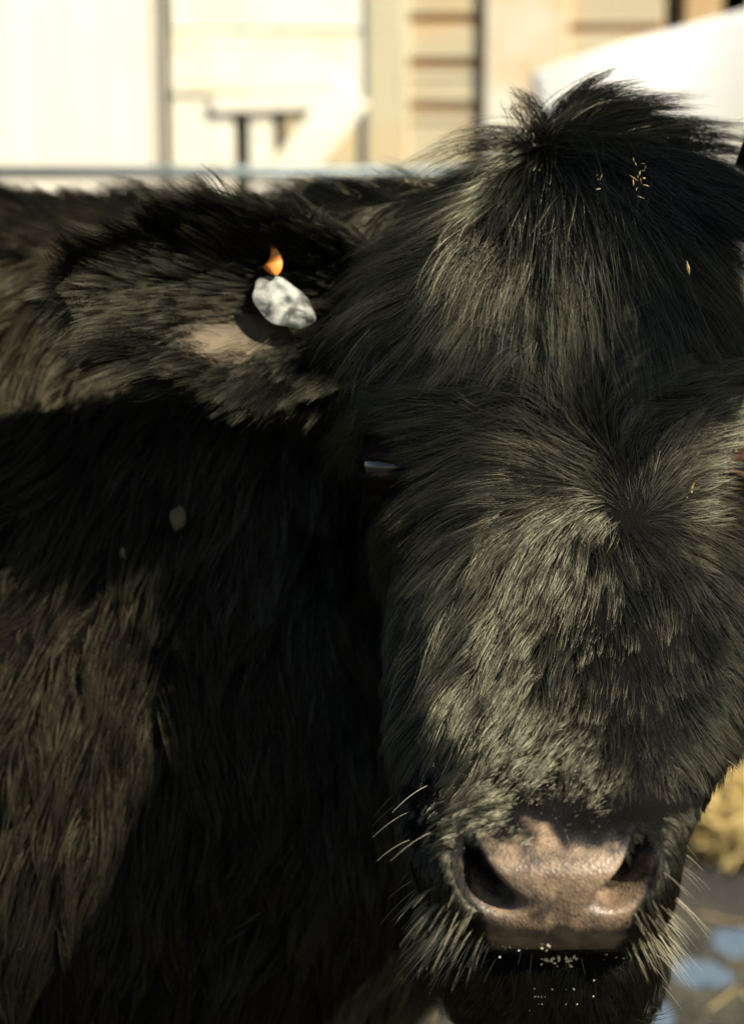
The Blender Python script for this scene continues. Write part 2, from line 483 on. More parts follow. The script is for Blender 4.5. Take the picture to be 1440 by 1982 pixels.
for y0, y1 in [(-420, -330), (-320, -230), (-220, -120), (-110, 46), (62, 140), (152, 230), (245, 340), (360, 460), (480, 600), (620, 740)]:
    wall_board('board', 1080, y0, 1286, y1, 4.935, 0.03, GREY_H, fence, rng.normal() * 0.004)
    wall_board('seam_strip', 1080, y1 - 4, 1286, y1 + 20, 4.955, 0.03, ORANGE_H, fence)
    wall_board('board', 1644, y0, 2300, y1, 4.935, 0.03, GREY_H, fence, rng.normal() * 0.002)
    wall_board('board', 1400, y0, 1640, y1, 4.935, 0.03, GREY_H, fence, rng.normal() * 0.004)

# white sheet pulled tight over a rack in front of the fence
def sheet(u, v):
    # u along, v down the slope
    a0, a1 = onY(1028, 140, 4.2), onY(1640, -22, 3.9)
    p = a0[None] + u[:, None] * (a1 - a0)[None]
    drop = np.array([0.04, -0.55, -0.62])
    return p + v[:, None] * drop[None] + np.stack([np.zeros_like(u), -0.02 * np.sin(9 * u + 2 * v), 0.018 * np.sin(7 * v + 3 * u)], 1)
nu, nv = 40, 30
uu, vv = np.meshgrid(np.linspace(0, 1, nu), np.linspace(0, 1, nv))
top = sheet(uu.ravel(), vv.ravel()); bot = top + np.array([0, 0.02, -0.02])
ii, jj = np.meshgrid(np.arange(nu - 1), np.arange(nv - 1)); a = (jj * nu + ii).ravel()
F1 = np.stack([a, a + nu, a + nu + 1, a + 1], 1); off = nu * nv
F = [tuple(f) for f in F1] + [tuple(x + off for x in f[::-1]) for f in F1]
rim = [i for i in range(nu)] + [nu - 1 + j * nu for j in range(1, nv)] + [nu * nv - 1 - i for i in range(1, nu)] + [nu * (nv - 1) - j * nu for j in range(1, nv - 1)]
for k in range(len(rim)):
    i0, i1 = rim[k], rim[(k + 1) % len(rim)]
    F.append((i0, i1, i1 + off, i0 + off))
rack = empty('covered_rack', (float(top[:, 0].mean()), 3.9, 0))
tag(rack, 'white sheet stretched over a slanting rack behind the forelock', 'tarpaulin')
mesh_obj('sheet', np.concatenate([top, bot]), F, MAT_TARP, rack)
for u_, v_ in ((0.02, 0.03), (0.97, 0.03), (0.02, 0.95), (0.97, 0.95)):
    p = sheet(np.array([u_]), np.array([v_]))[0]
    board('leg', (p[0] + 0.03, p[1] + 0.03, (p[2] - 0.05) / 2), (0.06, 0.06, p[2] - 0.05), GREY_V, rack)

# tubular steel gate
def tube(name, p, q, r, mat, parent, n=14):
    p, q = np.array(p, float), np.array(q, float)
    ax = norm(q - p); s = norm(np.cross(ax, [0.31, 0.2, 0.93])); u = np.cross(ax, s)
    t = np.linspace(0, 2 * np.pi, n, endpoint=False)
    ring = s[None] * np.cos(t)[:, None] * r + u[None] * np.sin(t)[:, None] * r
    V = np.concatenate([p + ring, q + ring])
    F = [(i, (i + 1) % n, n + (i + 1) % n, n + i) for i in range(n)] + [tuple(range(n))[::-1], tuple(range(n, 2 * n))]
    return mesh_obj(name, V, F, mat, parent)
YG = 3.9
gate = empty('steel_gate', (0.2, YG, 0))
tag(gate, 'grey tubular steel gate with its top rail level above the cow\'s back', 'gate')
zt = onY(500, 333, YG)[2]
x0, x1 = -1.9, 0.42
for k in range(6):
    z = zt - k * 0.235
    tube('rail', (x0, YG, z), (x1, YG, z), 0.0165, MAT_STEEL, gate)
for x in (x0, -0.95, onY(631, 400, YG)[0], x1):
    tube('upright', (x, YG + 0.002, 0.02), (x, YG + 0.002, zt), 0.0172 if x in (x0, x1) else 0.013, MAT_STEEL, gate)

# ------------------------------------------------------------------ the cow
cow = empty('cow', tuple(W(np.array([-0.6, 1.75, 0]))[:2]) + (0.0,))
tag(cow, 'shaggy black cow looking straight into the camera, tagged in one ear', 'cow')

def hx(py):                      # column of the face's midline
    return float(np.interp(py, [300, 800, 1150, 1420, 1700], [1094, 1106, 1142, 1148, 1082]))
def head_ring(py, df, db, w, n=2.5, q=0.45, vz=None, yaw=0.0):
    D = at(hx(py), py, df)
    V = np.array([D[0], db, D[2] if vz is None else vz])
    return (D, V, w, n, q, yaw)
A_ = np.array
R_ = math.radians
KEYS = [
    head_ring(2030, .915, .945, .014, 2.2),
    head_ring(2015, .895, .970, .048, 2.2),
    head_ring(1960, .876, .990, .064, 2.3),
    head_ring(1890, .862, 1.00, .068, 2.3),
    head_ring(1852, .858, 1.00, .068, 2.3),
    head_ring(1832, .812, 1.00, .066, 2.5),
    head_ring(1790, .793, 1.00, .071, 2.7),
    head_ring(1700, .789, 1.01, .079, 2.6, .5),
    head_ring(1620, .803, 1.02, .088, 2.4, .58),
    head_ring(1560, .822, 1.03, .097, 2.2, .60),
    head_ring(1450, .848, 1.05, .107, 2.4, .58),
    head_ring(1300, .880, 1.08, .112, 2.6, .54),
    head_ring(1150, .910, 1.12, .115, 2.9, .50),
    head_ring(1000, .932, 1.15, .120, 2.9, .48),
    head_ring(900, .940, 1.17, .123, 2.7),
    head_ring(750, .943, 1.18, .124, 2.4, vz=.06),
    head_ring(600, .945, 1.19, .125, 2.4, vz=.06),
    head_ring(450, .958, 1.20, .120, 2.3, vz=.03),
    head_ring(350, .985, 1.21, .112, 2.3, vz=.00),
    head_ring(285, 1.035, 1.21, .100, 2.2, vz=-.05),
    (A_([.118, 1.105, .240]), A_([.11, 1.21, -.12]), .105, 2.1, .5, R_(8)),
    (A_([.050, 1.215, .235]), A_([.07, 1.22, -.22]), .130, 2.1, .5, R_(22)),
    (A_([-.06, 1.33, .238]), A_([.02, 1.25, -.36]), .20, 2.1, .5, R_(36)),
    (A_([-.20, 1.44, .262]), A_([-.08, 1.31, -.47]), .295, 2.1, .5, R_(46)),
    (A_([-.42, 1.58, .292]), A_([-.30, 1.46, -.50]), .265, 2.2, .5, R_(52)),
    (A_([-.80, 1.85, .345]), A_([-.75, 1.80, -.42]), .33, 2.2, .5, R_(54)),
    (A_([-1.2, 2.12, .41]), A_([-1.15, 2.10, -.36]), .35, 2.2, .5, R_(55)),
    (A_([-1.6, 2.40, .45]), A_([-1.55, 2.36, -.22]), .30, 2.2, .5, R_(55)),
    (A_([-1.85, 2.56, .42]), A_([-1.83, 2.55, -.05]), .20, 2.2, .5, R_(55)),
    (A_([-1.95, 2.63, .30]), A_([-1.95, 2.63, .10]), .05, 2.2, .5, R_(55)),
]
SUBS = [3, 4, 5, 4, 5, 10, 20, 18, 14, 14, 14, 12, 12, 12, 16, 12, 12, 10, 9, 9, 8, 8, 8, 9, 9, 8, 7, 6, 5]
for i in range(len(KEYS) - 9, len(KEYS)):
    KEYS[i][0][1] -= .085; KEYS[i][1][1] -= .085
K = np.array([np.concatenate([k[0], k[1], [k[2], k[3], k[4], k[5]]]) for k in KEYS])
def hermite(Kv, subs):
    n = len(Kv)
    h = np.maximum(np.linalg.norm(np.diff(Kv[:, :6], axis=0), axis=1), 1e-4)
    dlt = np.diff(Kv, axis=0) / h[:, None]
    m = np.zeros_like(Kv)
    m[0], m[-1] = dlt[0], dlt[-1]
    for i in range(1, n - 1):
        w1, w2 = 2 * h[i] + h[i - 1], h[i] + 2 * h[i - 1]
        same = dlt[i - 1] * dlt[i] > 0
        with np.errstate(divide='ignore', invalid='ignore'):
            mm = (w1 + w2) / (w1 / dlt[i - 1] + w2 / dlt[i])
        m[i] = np.where(same, np.nan_to_num(mm), 0)
    out = []
    for i in range(n - 1):
        t = np.linspace(0, 1, subs[i], endpoint=False)[:, None]
        out.append((2*t**3-3*t**2+1)*Kv[i] + (t**3-2*t**2+t)*h[i]*m[i] + (-2*t**3+3*t**2)*Kv[i+1] + (t**3-t**2)*h[i]*m[i+1])
    out.append(Kv[-1:])
    return np.concatenate(out)
RK = hermite(K, SUBS)
NR, NA = len(RK), 180
th = np.linspace(0, 2 * np.pi, NA, endpoint=False)
# crowd the samples towards the front of the face
th = th - 0.30 * np.sin(th) * 1.0
D, V = RK[:, 0:3], RK[:, 3:6]
wv, nv_, qv, yw = RK[:, 6], RK[:, 7], RK[:, 8], RK[:, 9]
M = D + (V - D) * qv[:, None]
Lv = np.stack([np.cos(yw), np.sin(yw), np.zeros(NR)], 1)
c_, s_ = np.cos(th), np.sin(th)
ex = (2.0 / nv_)[:, None]
cc = np.sign(c_)[None] * np.abs(c_)[None] ** ex
ss = np.sign(s_)[None] * np.abs(s_)[None] ** ex
P = M[:, None] + np.where(cc[..., None] > 0, (D - M)[:, None] * cc[..., None], (M - V)[:, None] * cc[..., None]) + Lv[:, None] * (wv[:, None] * ss)[..., None]
BODY_P = P.reshape(-1, 3)
idx = np.arange(NR * NA).reshape(NR, NA)
quads = np.stack([idx[:-1, :], np.roll(idx, -1, 1)[:-1, :], np.roll(idx, -1, 1)[1:, :], idx[1:, :]], -1).reshape(-1, 4)

def vert_normals(p, q):
    t = np.concatenate([q[:, [0, 1, 2]], q[:, [0, 2, 3]]])
    fn = np.cross(p[t[:, 1]] - p[t[:, 0]], p[t[:, 2]] - p[t[:, 0]])
    n = np.zeros_like(p)
    for k in range(3):
        np.add.at(n, t[:, k], fn)
    return norm(n)
nrm = vert_normals(BODY_P, quads)
if (nrm[idx[NR // 2, 0]] * (D[NR // 2] - V[NR // 2])).sum() < 0:
    quads = quads[:, ::-1]; nrm = -nrm

# features pressed into the surface
EYES = [A_([.004, .985, .029]), A_([.238, .980, .029])]
def bump(c, r, amt, dirv=None):
    global BODY_P
    d2 = (((BODY_P - c) / r) ** 2).sum(1)
    BODY_P = BODY_P + (nrm if dirv is None else dirv) * (amt * np.exp(-d2))[:, None]
for sgn, e in zip((-1, 1), EYES):
    bump(e + A_([-sgn * .008, -.030, .034]), A_([.040, .04, .022]), .012)      # brow
    bump(e + A_([0, -.004, 0]), A_([.02, .03, .022]), -.010)                    # socket
    bump(e + A_([-sgn * .012, -.045, -.03]), A_([.03, .03, .03]), -.004)
# two swellings round the nostrils and the holes themselves
NOS = [(at(925, 1705, .800), -1), (at(1222, 1700, .800), 1)]
PADMASK = np.zeros(len(BODY_P))
for c, sg in NOS:
    bump(c + A_([sg * .012, .006, .004]), A_([.022, .03, .030]), .007)
nrm = vert_normals(BODY_P, quads)
HOLE = np.zeros(len(BODY_P))
for c, sg in NOS:
    dx, dz = (BODY_P[:, 0] - c[0]) * sg, BODY_P[:, 2] - c[2]
    ang = R_(52)                                       # the slit runs from upper-outer to lower-inner
    a1 = dx * math.cos(ang) + dz * math.sin(ang)
    a2 = -dx * math.sin(ang) + dz * math.cos(ang) - 14.0 * a1 ** 2 
    rr_ = (np.abs(a1 / .0180) ** 2.4 + np.abs(a2 / .0072) ** 2.2)
    h_ = np.exp(-rr_ ** 1.6) * (nrm[:, 1] < 0.2)
    HOLE = np.maximum(HOLE, h_)
    BODY_P = BODY_P + (h_ * .030)[:, None] * A_([-sg * .25, .95, .1])
# philtrum and chin dimple
fx = A_([at(1076, 1790, .79)[0], .79, at(1076, 1790, .79)[2]])
bump(fx, A_([.004, .03, .016]), -.003)
nrm = vert_normals(BODY_P, quads)

px_ = 720 + BODY_P[:, 0] / BODY_P[:, 1] * FPX
py_ = 991 - BODY_P[:, 2] / BODY_P[:, 1] * FPX
front = nrm[:, 1] < 0.15
# bare nose pad: wide above, narrower at the lip, nostrils at its sides
halfw = np.interp(py_, [1540, 1600, 1660, 1740, 1800, 1835], [95, 160, 184, 158, 134, 126])
rag = vnoise(BODY_P, 260)[:, 0] * 16 + vnoise(BODY_P, 90)[:, 1] * 14
pad = smooth(1.22, 0.82, np.abs(px_ - 1078) / halfw) * smooth(1570, 1690, py_ + rag) * smooth(1848, 1832, py_) * front
nosz = (py_ > 1500) & front
PAD = np.clip(pad, 0, 1) * (1 - 0.55 * smooth(.25, .8, HOLE))
body = mesh_obj('body', W(BODY_P), quads, MAT_SKIN, cow)

def set_attr(o, name, vals):
    a = o.data.attributes.new(name, 'FLOAT', 'POINT')
    a.data.foreach_set('value', np.asarray(vals, np.float32))
# legs grow out of the trunk in the same mesh
def leg_geo(top, foot, r0, r1):
    prof = [(0, r0 * 1.5), (.25, r0), (.45, r0 * .72), (.55, r0 * .80), (.62, r0 * .62), (.85, r1), (.93, r1 * 1.25), (.95, r1 * 1.15), (1.0, r1 * 1.45)]
    n = 20; Vv, Ff = [], []
    t = np.linspace(0, 6.2832, n, endpoint=False)
    for f, r in prof:
        c = top + (foot - top) * f
        Vv += [(c[0] + r * math.cos(a), c[1] + r * math.sin(a), c[2]) for a in t]
    for k in range(len(prof) - 1):
        Ff += [(k*n+i, k*n+(i+1) % n, (k+1)*n+(i+1) % n, (k+1)*n+i) for i in range(n)]
    Ff.append(tuple(range((len(prof)-1)*n, len(prof)*n)))
    return Vv, Ff
bv = [tuple(v) for v in W(BODY_P)]; bf = [tuple(int(i) for i in f) for f in quads]
bf += [tuple(int(i) for i in idx[0, ::-1]), tuple(int(i) for i in idx[-1])]
for cx_, cy_, zz in ((-.42, 1.34, .72), (-.10, 1.66, .72), (-1.52, 2.12, .80), (-1.28, 2.50, .80)):
    v_, f_ = leg_geo(A_([cx_, cy_, zz]), A_([cx_, cy_, 0.0]), .10, .045)
    k = len(bv); bv += v_; bf += [tuple(i + k for i in f) for f in f_]
me = bpy.data.meshes.new('body'); me.from_pydata(bv, [], bf); me.update()
me.polygons.foreach_set('use_smooth', [True] * len(me.polygons)); me.materials.append(MAT_SKIN)
old = body.data; body.data = me; bpy.data.meshes.remove(old); me.name = 'body'
set_attr(body, 'pad', np.concatenate([PAD, np.zeros(len(bv) - len(PAD))]))

# ------------------------------------------------------------------ hair
def grow(name, pos, quads_, nr, dirv, length, lift, dens, n, mat, parent, seed, K=7, radius=.00011,
         curl=.10, fine=14, lock=130, fine_amt=.75, lock_amt=.55, grav=.12, tipdrop=-3, jit=.19, extra=None, dirf=22.0):
    g = np.random.default_rng(seed)
    T = np.concatenate([quads_[:, [0, 1, 2]], quads_[:, [0, 2, 3]]])
    ar = .5 * np.linalg.norm(np.cross(pos[T[:, 1]] - pos[T[:, 0]], pos[T[:, 2]] - pos[T[:, 0]]), axis=1)
    wgt = ar * dens[T].mean(1)
    cs = np.cumsum(wgt); cs /= cs[-1]
    ti = np.searchsorted(cs, g.uniform(0, 1, n))
    r1, r2 = np.sqrt(g.uniform(0, 1, n)), g.uniform(0, 1, n)
    bc = np.stack([1 - r1, r1 * (1 - r2), r1 * r2], 1)
    tv = T[ti]
    def ip(x):
        return (x[tv] * (bc[..., None] if x.ndim > 1 else bc)).sum(1)
    p0, nn, dd, ln, lf = ip(pos), norm(ip(nr)), ip(dirv), ip(length), ip(lift)
    dd = dd + vnoise(p0, dirf) * jit * 1.4 + vnoise(p0, dirf * 3.7) * jit * .8 + vnoise(p0, 120) * jit * .8 + g.normal(size=(n, 3)) * jit * .5
    dd = norm(dd - (dd * nn).sum(1, keepdims=True) * nn)
    ln = ln * g.uniform(.45, 1.2, n) * (1 + .22 * vnoise(p0, 60)[:, 0])
    lf = np.maximum(lf + g.normal(size=n) * 5 + 8 * vnoise(p0, 45)[:, 1] + 9 * vnoise(p0, 140)[:, 2], 7.0)
    side = np.cross(nn, dd)
    pts = np.empty((n, K, 3)); pts[:, 0] = p0 - nn * .001
    seg = (ln / (K - 1))[:, None]
    ph = 5 * vnoise(p0, 38)[:, 0] + g.uniform(-.8, .8, n); fr = 4.0 + 1.5 * vnoise(p0, 30)[:, 1] + g.uniform(-.6, .6, n)
    gv_ = A_([0, math.sin(PITCH), -math.cos(PITCH)])
    for k in range(1, K):
        t = (k - .5) / (K - 1)
        an = np.radians(lf * (1 - t) + (tipdrop + .25 * lf) * t)
        d = dd * np.cos(an)[:, None] + nn * np.sin(an)[:, None]
        d = d + side * (curl * np.sin(ph + fr * t))[:, None] + nn * (curl * .5 * np.cos(ph * 1.7 + fr * t))[:, None] + gv_ * grav * t
        pts[:, k] = pts[:, k - 1] + norm(d) * seg
    tt = np.linspace(0, 1, K)
    for per, amt, pw in ((fine, fine_amt, .9), (lock, lock_amt, 1.3)):
        if per is None: continue
        nc = max(4, n // per)
        ci = g.choice(n, nc, replace=False)
        kd = KDTree(nc)
        mid = K // 2
        for j, c in enumerate(ci): kd.insert(p0[c] * .75 + pts[c, mid] * .25, j)
        kd.balance()
        q = p0 * .75 + pts[:, mid] * .25
        near = np.array([kd.find(v)[1] for v in q])
        par = ci[near]
        am = amt * g.uniform(.55, 1.15, nc)[near] * g.uniform(.8, 1.0, n)
        same = smooth(-.2, .5, (dd * dd[par]).sum(1))
        f = (np.clip(am, 0, .96) * same)[:, None] * (tt ** pw)[None]
        # follow the leading strand at the same arc length
        off = pts - pts[par]
        pts = pts - off * f[..., None]
    if extra is not None:
        pts = extra(pts, p0, nn)
    h = bpy.data.hair_curves.new(name)
    h.add_curves([K] * n)
    h.attributes['position'].data.foreach_set('vector', W(pts.reshape(-1, 3)).astype(np.float32).ravel())
    ra = h.attributes.get('radius') or h.attributes.new('radius', 'FLOAT', 'POINT')
    rad = (radius * g.uniform(.75, 1.3, n))[:, None] * (1 - .85 * tt ** 2)[None]
    ra.data.foreach_set('value', rad.astype(np.float32).ravel())
    h.materials.append(mat)
    o = bpy.data.objects.new(name, h)
    return link(o, parent)

# --- flow of the coat over the head and body
X, Y_, Z = BODY_P[:, 0], BODY_P[:, 1], BODY_P[:, 2]
ringi = np.repeat(np.arange(NR), NA)
RN = np.cumsum([0] + SUBS)                     # ring index of each key
headmask = 1 - smooth(RN[19], RN[22], ringi.astype(float))
xc = np.interp(Z, [-.29, -.19, -.12, -.04, .05, .25], [.094, .096, .122, .132, .122, .125])
WH = A_([.150, .940, -.004])                    # whorl between the eyes
PO = A_([.128, 1.03, .252])                    # crown of the poll
def radial(c, squash=1.0):
    v = BODY_P - c
    v = v * A_([1, .5, squash])
    return norm(v)
below = smooth(.015, -.06, Z)
rw = radial(WH)
rho = np.hypot(X - WH[0], Z - WH[2])
sw = .6 * np.exp(-(rho / .05) ** 2) + .9 * np.exp(-(rho / .014) ** 2)
rw = np.stack([rw[:, 0] * np.cos(sw) - rw[:, 2] * np.sin(sw), rw[:, 1], rw[:, 0] * np.sin(sw) + rw[:, 2] * np.cos(sw)], 1)
down = A_([0, 0, -1.0])
lat = (X - xc)
fdn = norm(np.stack([lat * 2.2, lat * 0, -np.full_like(X, .25)], 1))
f_low = norm(rw * (1 - below)[:, None] + fdn * below[:, None] * 1.4 + rw * .12)
up_out = norm(rw * 1.0 + np.stack([np.sign(lat) * smooth(.0, .06, np.abs(lat)) * .9, 0 * X, 0 * X], 1))
f_mid = np.where((Z > 0)[:, None], up_out, f_low)
mopv = norm(BODY_P - PO + A_([0, 0, .0]))
sideboost = np.sign(lat) * smooth(.01, .07, np.abs(lat))
f_top = norm(mopv + np.stack([sideboost * .95, 0 * X, -.25 * (1 - np.abs(sideboost))], 1))
zt = Z + .25 * (np.abs(lat) - .05)
k_top = smooth(.075, .125, zt)
flow = norm(f_mid * (1 - k_top)[:, None] + f_top * k_top[:, None])
bodyflow = norm(np.stack([-.25 + 0 * X, .15 + 0 * X, -1.0 + 0 * X], 1))
crest = smooth(.6, .95, nrm[:, 2])
bodyflow = norm(bodyflow + crest[:, None] * A_([-.9, .4, 1.2]))
flow = norm(flow * headmask[:, None] + bodyflow * (1 - headmask)[:, None])

length = np.full(len(X), .030)
length = np.interp(Z, [-.30, -.24, -.165, -.150, -.12, -.06, 0, .06, .12, .18, .26], [.024, .018, .008, .013, .026, .034, .038, .044, .052, .060, .066])
cheek = smooth(.05, .09, np.abs(lat)) * smooth(-.16, -.10, Z)
length = length * (1 + .35 * cheek)
length = length * headmask + .050 * (1 - headmask)
lift = np.full(len(X), 16.0) + 3 * smooth(.10, .22, Z) * headmask + 6 * (1 - headmask)
lift = lift + 30 * crest * (1 - headmask)
nobald = 1 - smooth(.25, .70, PAD)
nobald = nobald * (1 - smooth(.15, .5, HOLE))
for e in EYES:
    d = np.linalg.norm((BODY_P - e) / A_([.017, .030, .0095]), axis=1)
    nobald = nobald * smooth(.75, 1.1, d)
    length = length * (.30 + .70 * smooth(.9, 2.4, d))
nearpad = smooth(-.145, -.165, Z) * headmask
dens_head = headmask * nobald * (1 + 3.0 * nearpad)
dens_head = dens_head * np.where(nrm[:, 1] > .5, .45, 1.0)
dens_head[ringi < RN[1]] *= .6
facing = smooth(.6, -.3, nrm[:, 1])

def mop(pts, p0, nn):
    """the crown lifts and is blown over to the right"""
    t = np.linspace(0, 1, pts.shape[1])
    k = np.exp(-(((p0 - A_([.135, 1.03, .255])) / A_([.060, .055, .035])) ** 2).sum(1))
    up = np.stack([.030 * t ** 1.6, -.002 * t, .045 * t - .022 * t ** 2.2], 1)
    return pts + k[:, None, None] * up[None]

coat = grow('coat', BODY_P, quads, nrm, flow, length, lift, dens_head, 260000, MAT_COAT, cow, 21, K=8,
            radius=.000095, fine=8, fine_amt=.68, lock=65, lock_amt=.52, dirf=15.0, curl=.20, extra=mop)
# short fine undercoat over the muzzle and lower face
und = headmask * nobald * (smooth(-.09, -.125, Z) + .38 * smooth(.10, .04, Z)) * (ringi >= RN[1])
grow('undercoat', BODY_P, quads, nrm, flow, np.interp(Z, [-.28, -.20, -.16, -.12, 0], [.012, .005, .006, .012, .020]), lift + 8, und, 120000, MAT_COAT, cow, 23, K=5,
     radius=.00009, fine=8, fine_amt=.35, lock=60, lock_amt=.25)
# trunk: thick near the camera, coarser where only a step to the side would show it
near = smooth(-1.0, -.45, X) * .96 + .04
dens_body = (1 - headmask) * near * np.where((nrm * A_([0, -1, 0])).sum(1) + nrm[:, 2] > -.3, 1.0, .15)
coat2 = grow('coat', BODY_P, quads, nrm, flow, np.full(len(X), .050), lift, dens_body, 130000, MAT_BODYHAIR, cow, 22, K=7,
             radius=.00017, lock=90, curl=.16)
# forelock: long locks rooted on the poll, blown over to the right
def forelock(n, seed):
    g = np.random.default_rng(seed)
    wv_ = np.exp(-(((BODY_P - A_([.158, 1.01, .235])) / A_([.055, .060, .042])) ** 2).sum(1) ** 1.5) * headmask
    T = np.concatenate([quads[:, [0, 1, 2]], quads[:, [0, 2, 3]]])
    ar = .5 * np.linalg.norm(np.cross(BODY_P[T[:, 1]] - BODY_P[T[:, 0]], BODY_P[T[:, 2]] - BODY_P[T[:, 0]]), axis=1) * wv_[T].mean(1)
    cs = np.cumsum(ar); cs /= cs[-1]
    nl = 190                                            # locks
    def sample(m):
        ti = np.searchsorted(cs, g.uniform(0, 1, m)); r1, r2 = np.sqrt(g.uniform(0, 1, m)), g.uniform(0, 1, m)
        bc = np.stack([1 - r1, r1 * (1 - r2), r1 * r2], 1)[..., None]
        return (BODY_P[T[ti]] * bc).sum(1), norm((nrm[T[ti]] * bc).sum(1))
    K = 10
    tt = np.linspace(0, 1, K)
    def path(p, nn, ln, jit):
        m = len(p)
        l = np.clip((p[:, 0] - .125) / .08, -.6, 1.1)
        topness = smooth(.238, .262, p[:, 2])
        fin = np.stack([.30 + .75 * l + .55 * topness, -.22 + .15 * topness, -.85 + .50 * l + .50 * topness], 1) + jit
        fin = norm(fin)
        ini = norm(nn * (.45 + .55 * topness)[:, None] + fin * .6 + A_([0, -.05, .25]) * topness[:, None])
        pts = np.empty((m, K, 3)); pts[:, 0] = p - nn * .001
        for k in range(1, K):
            t = (k - .5) / (K - 1)
            b_ = smooth(0, .75, np.full(m, t))[:, None]
            pts[:, k] = pts[:, k - 1] + norm(ini * (1 - b_) + fin * b_ + A_([0, 0, -.25]) * t * t) * (ln / (K - 1))[:, None]
        return pts
    lp, ln_ = sample(nl)
    lk = path(lp, ln_, g.uniform(.05, .125, nl), g.normal(size=(nl, 3)) * .26)
    p, nn = sample(n)
    kd = KDTree(nl)
    for j in range(nl): kd.insert(lp[j], j)
    kd.balance()
    near = np.array([kd.find(v + g.normal(size=3) * .004)[1] for v in p])
    pts = path(p, nn, g.uniform(.04, .12, n), g.normal(size=(n, 3)) * .24)
    am = g.uniform(.15, .92, n)
    f = am[:, None] * (tt ** .8)[None]
    pts = pts + (lk[near] - pts) * f[..., None]
    ph = g.uniform(0, 6.28, n)
    wob = np.sin(ph[:, None] + tt[None] * g.uniform(2, 7, n)[:, None]) * .0025 * tt[None]
    pts = pts + wob[..., None] * g.normal(size=(n, 1, 3))
    h = bpy.data.hair_curves.new('forelock'); h.add_curves([K] * n)
    h.attributes['position'].data.foreach_set('vector', W(pts.reshape(-1, 3)).astype(np.float32).ravel())
    ra = h.attributes.get('radius') or h.attributes.new('radius', 'FLOAT', 'POINT')
    rad = (.00013 * g.uniform(.75, 1.3, n))[:, None] * (1 - .85 * tt ** 2)[None]
    ra.data.foreach_set('value', rad.astype(np.float32).ravel())
    h.materials.append(MAT_COAT)
    return link(bpy.data.objects.new('forelock', h), cow)
forelock(22000, 61)

# the tuft on the crown: separate locks standing up and swept to the right
def tuft(seed):
    g = np.random.default_rng(seed)
    guides = [((1078, 262), (1090, 200), (1130, 160), (1195, 132)), ((1082, 262), (1105, 195), (1165, 165), (1268, 152)),
              ((1090, 265), (1120, 205), (1190, 178), (1262, 172)), ((1095, 266), (1140, 205), (1215, 185), (1330, 182)),
              ((1100, 268), (1150, 215), (1240, 200), (1355, 184)), ((1110, 270), (1170, 225), (1250, 205), (1340, 210)),
              ((1085, 262), (1095, 210), (1140, 180), (1200, 170)), ((1130, 275), (1200, 238), (1300, 228), (1400, 240)),
              ((1150, 285), (1240, 250), (1340, 240), (1450, 245)), ((1170, 290), (1270, 258), (1370, 255), (1470, 275)),
              ((1120, 272), (1180, 232), (1260, 225), (1310, 235)), ((1190, 300), (1290, 275), (1390, 280), (1480, 310)),
              ((1050, 262), (1030, 215), (1005, 185), (985, 170)), ((1040, 266), (1000, 215), (985, 200), (990, 222)),
              ((1062, 262), (1045, 205), (1020, 180), (1000, 178)), ((1030, 272), (960, 240), (900, 250), (830, 285)),
              ((1000, 285), (920, 262), (840, 290), (760, 330)), ((1020, 280), (930, 275), (850, 310), (790, 355))]
    K = 9; t = np.linspace(0, 1, K)
    allp, allr = [], []
    for gi, gd in enumerate(guides):
        d0 = 1.035 + g.normal() * .008
        c = [at(px, py, d0 - .010 * k) for k, (px, py) in enumerate(gd)]
        n = int(g.uniform(110, 210)) if gi < 12 else int(g.uniform(30, 70))
        b0, b1, b2, b3 = [(co)[:, None] for co in ((1-t)**3, 3*t*(1-t)**2, 3*t*t*(1-t), t**3)]
        # the guide points lie on the lock: lift the inner controls so the curve passes near them
        path_ = b0 * c[0] + b1 * (c[1] * 1.3 - c[0] * .3) + b2 * (c[2] * 1.15 - c[1] * .15) + b3 * c[3]
        o0 = g.normal(size=(n, 3)) * A_([.0075, .010, .004])
        o1 = g.normal(size=(n, 3)) * A_([.0045, .006, .0035])
        ext = g.uniform(.55, 1.08, n)
        tt = t[None] * ext[:, None]
        pp = np.stack([np.interp(tt, t, path_[:, i]) for i in range(3)], -1)
        over = np.maximum(tt - 1, 0)[..., None] * (path_[-1] - path_[-2]) * (K - 1)
        sp = (o0[:, None] * (1 - t)[None, :, None] + o1[:, None] * t[None, :, None] * (1.15 - .6 * t)[None, :, None])
        pp = pp + over + sp + (np.sin(g.uniform(0, 6, n)[:, None] + 5 * t[None]) * .0012 * t[None])[..., None] * g.normal(size=(n, 1, 3))
        allp.append(pp); allr.append(.00013 * g.uniform(.7, 1.3, n)[:, None] * (1 - .85 * t ** 2)[None])
    P_ = np.concatenate(allp); R2 = np.concatenate(allr)
    h = bpy.data.hair_curves.new('tuft'); h.add_curves([K] * len(P_))
    h.attributes['position'].data.foreach_set('vector', W(P_.reshape(-1, 3)).astype(np.float32).ravel())
    ra = h.attributes.get('radius') or h.attributes.new('radius', 'FLOAT', 'POINT')
    ra.data.foreach_set('value', R2.astype(np.float32).ravel())
    h.materials.append(MAT_COAT)
    return link(bpy.data.objects.new('tuft', h), cow)
tuft(91)
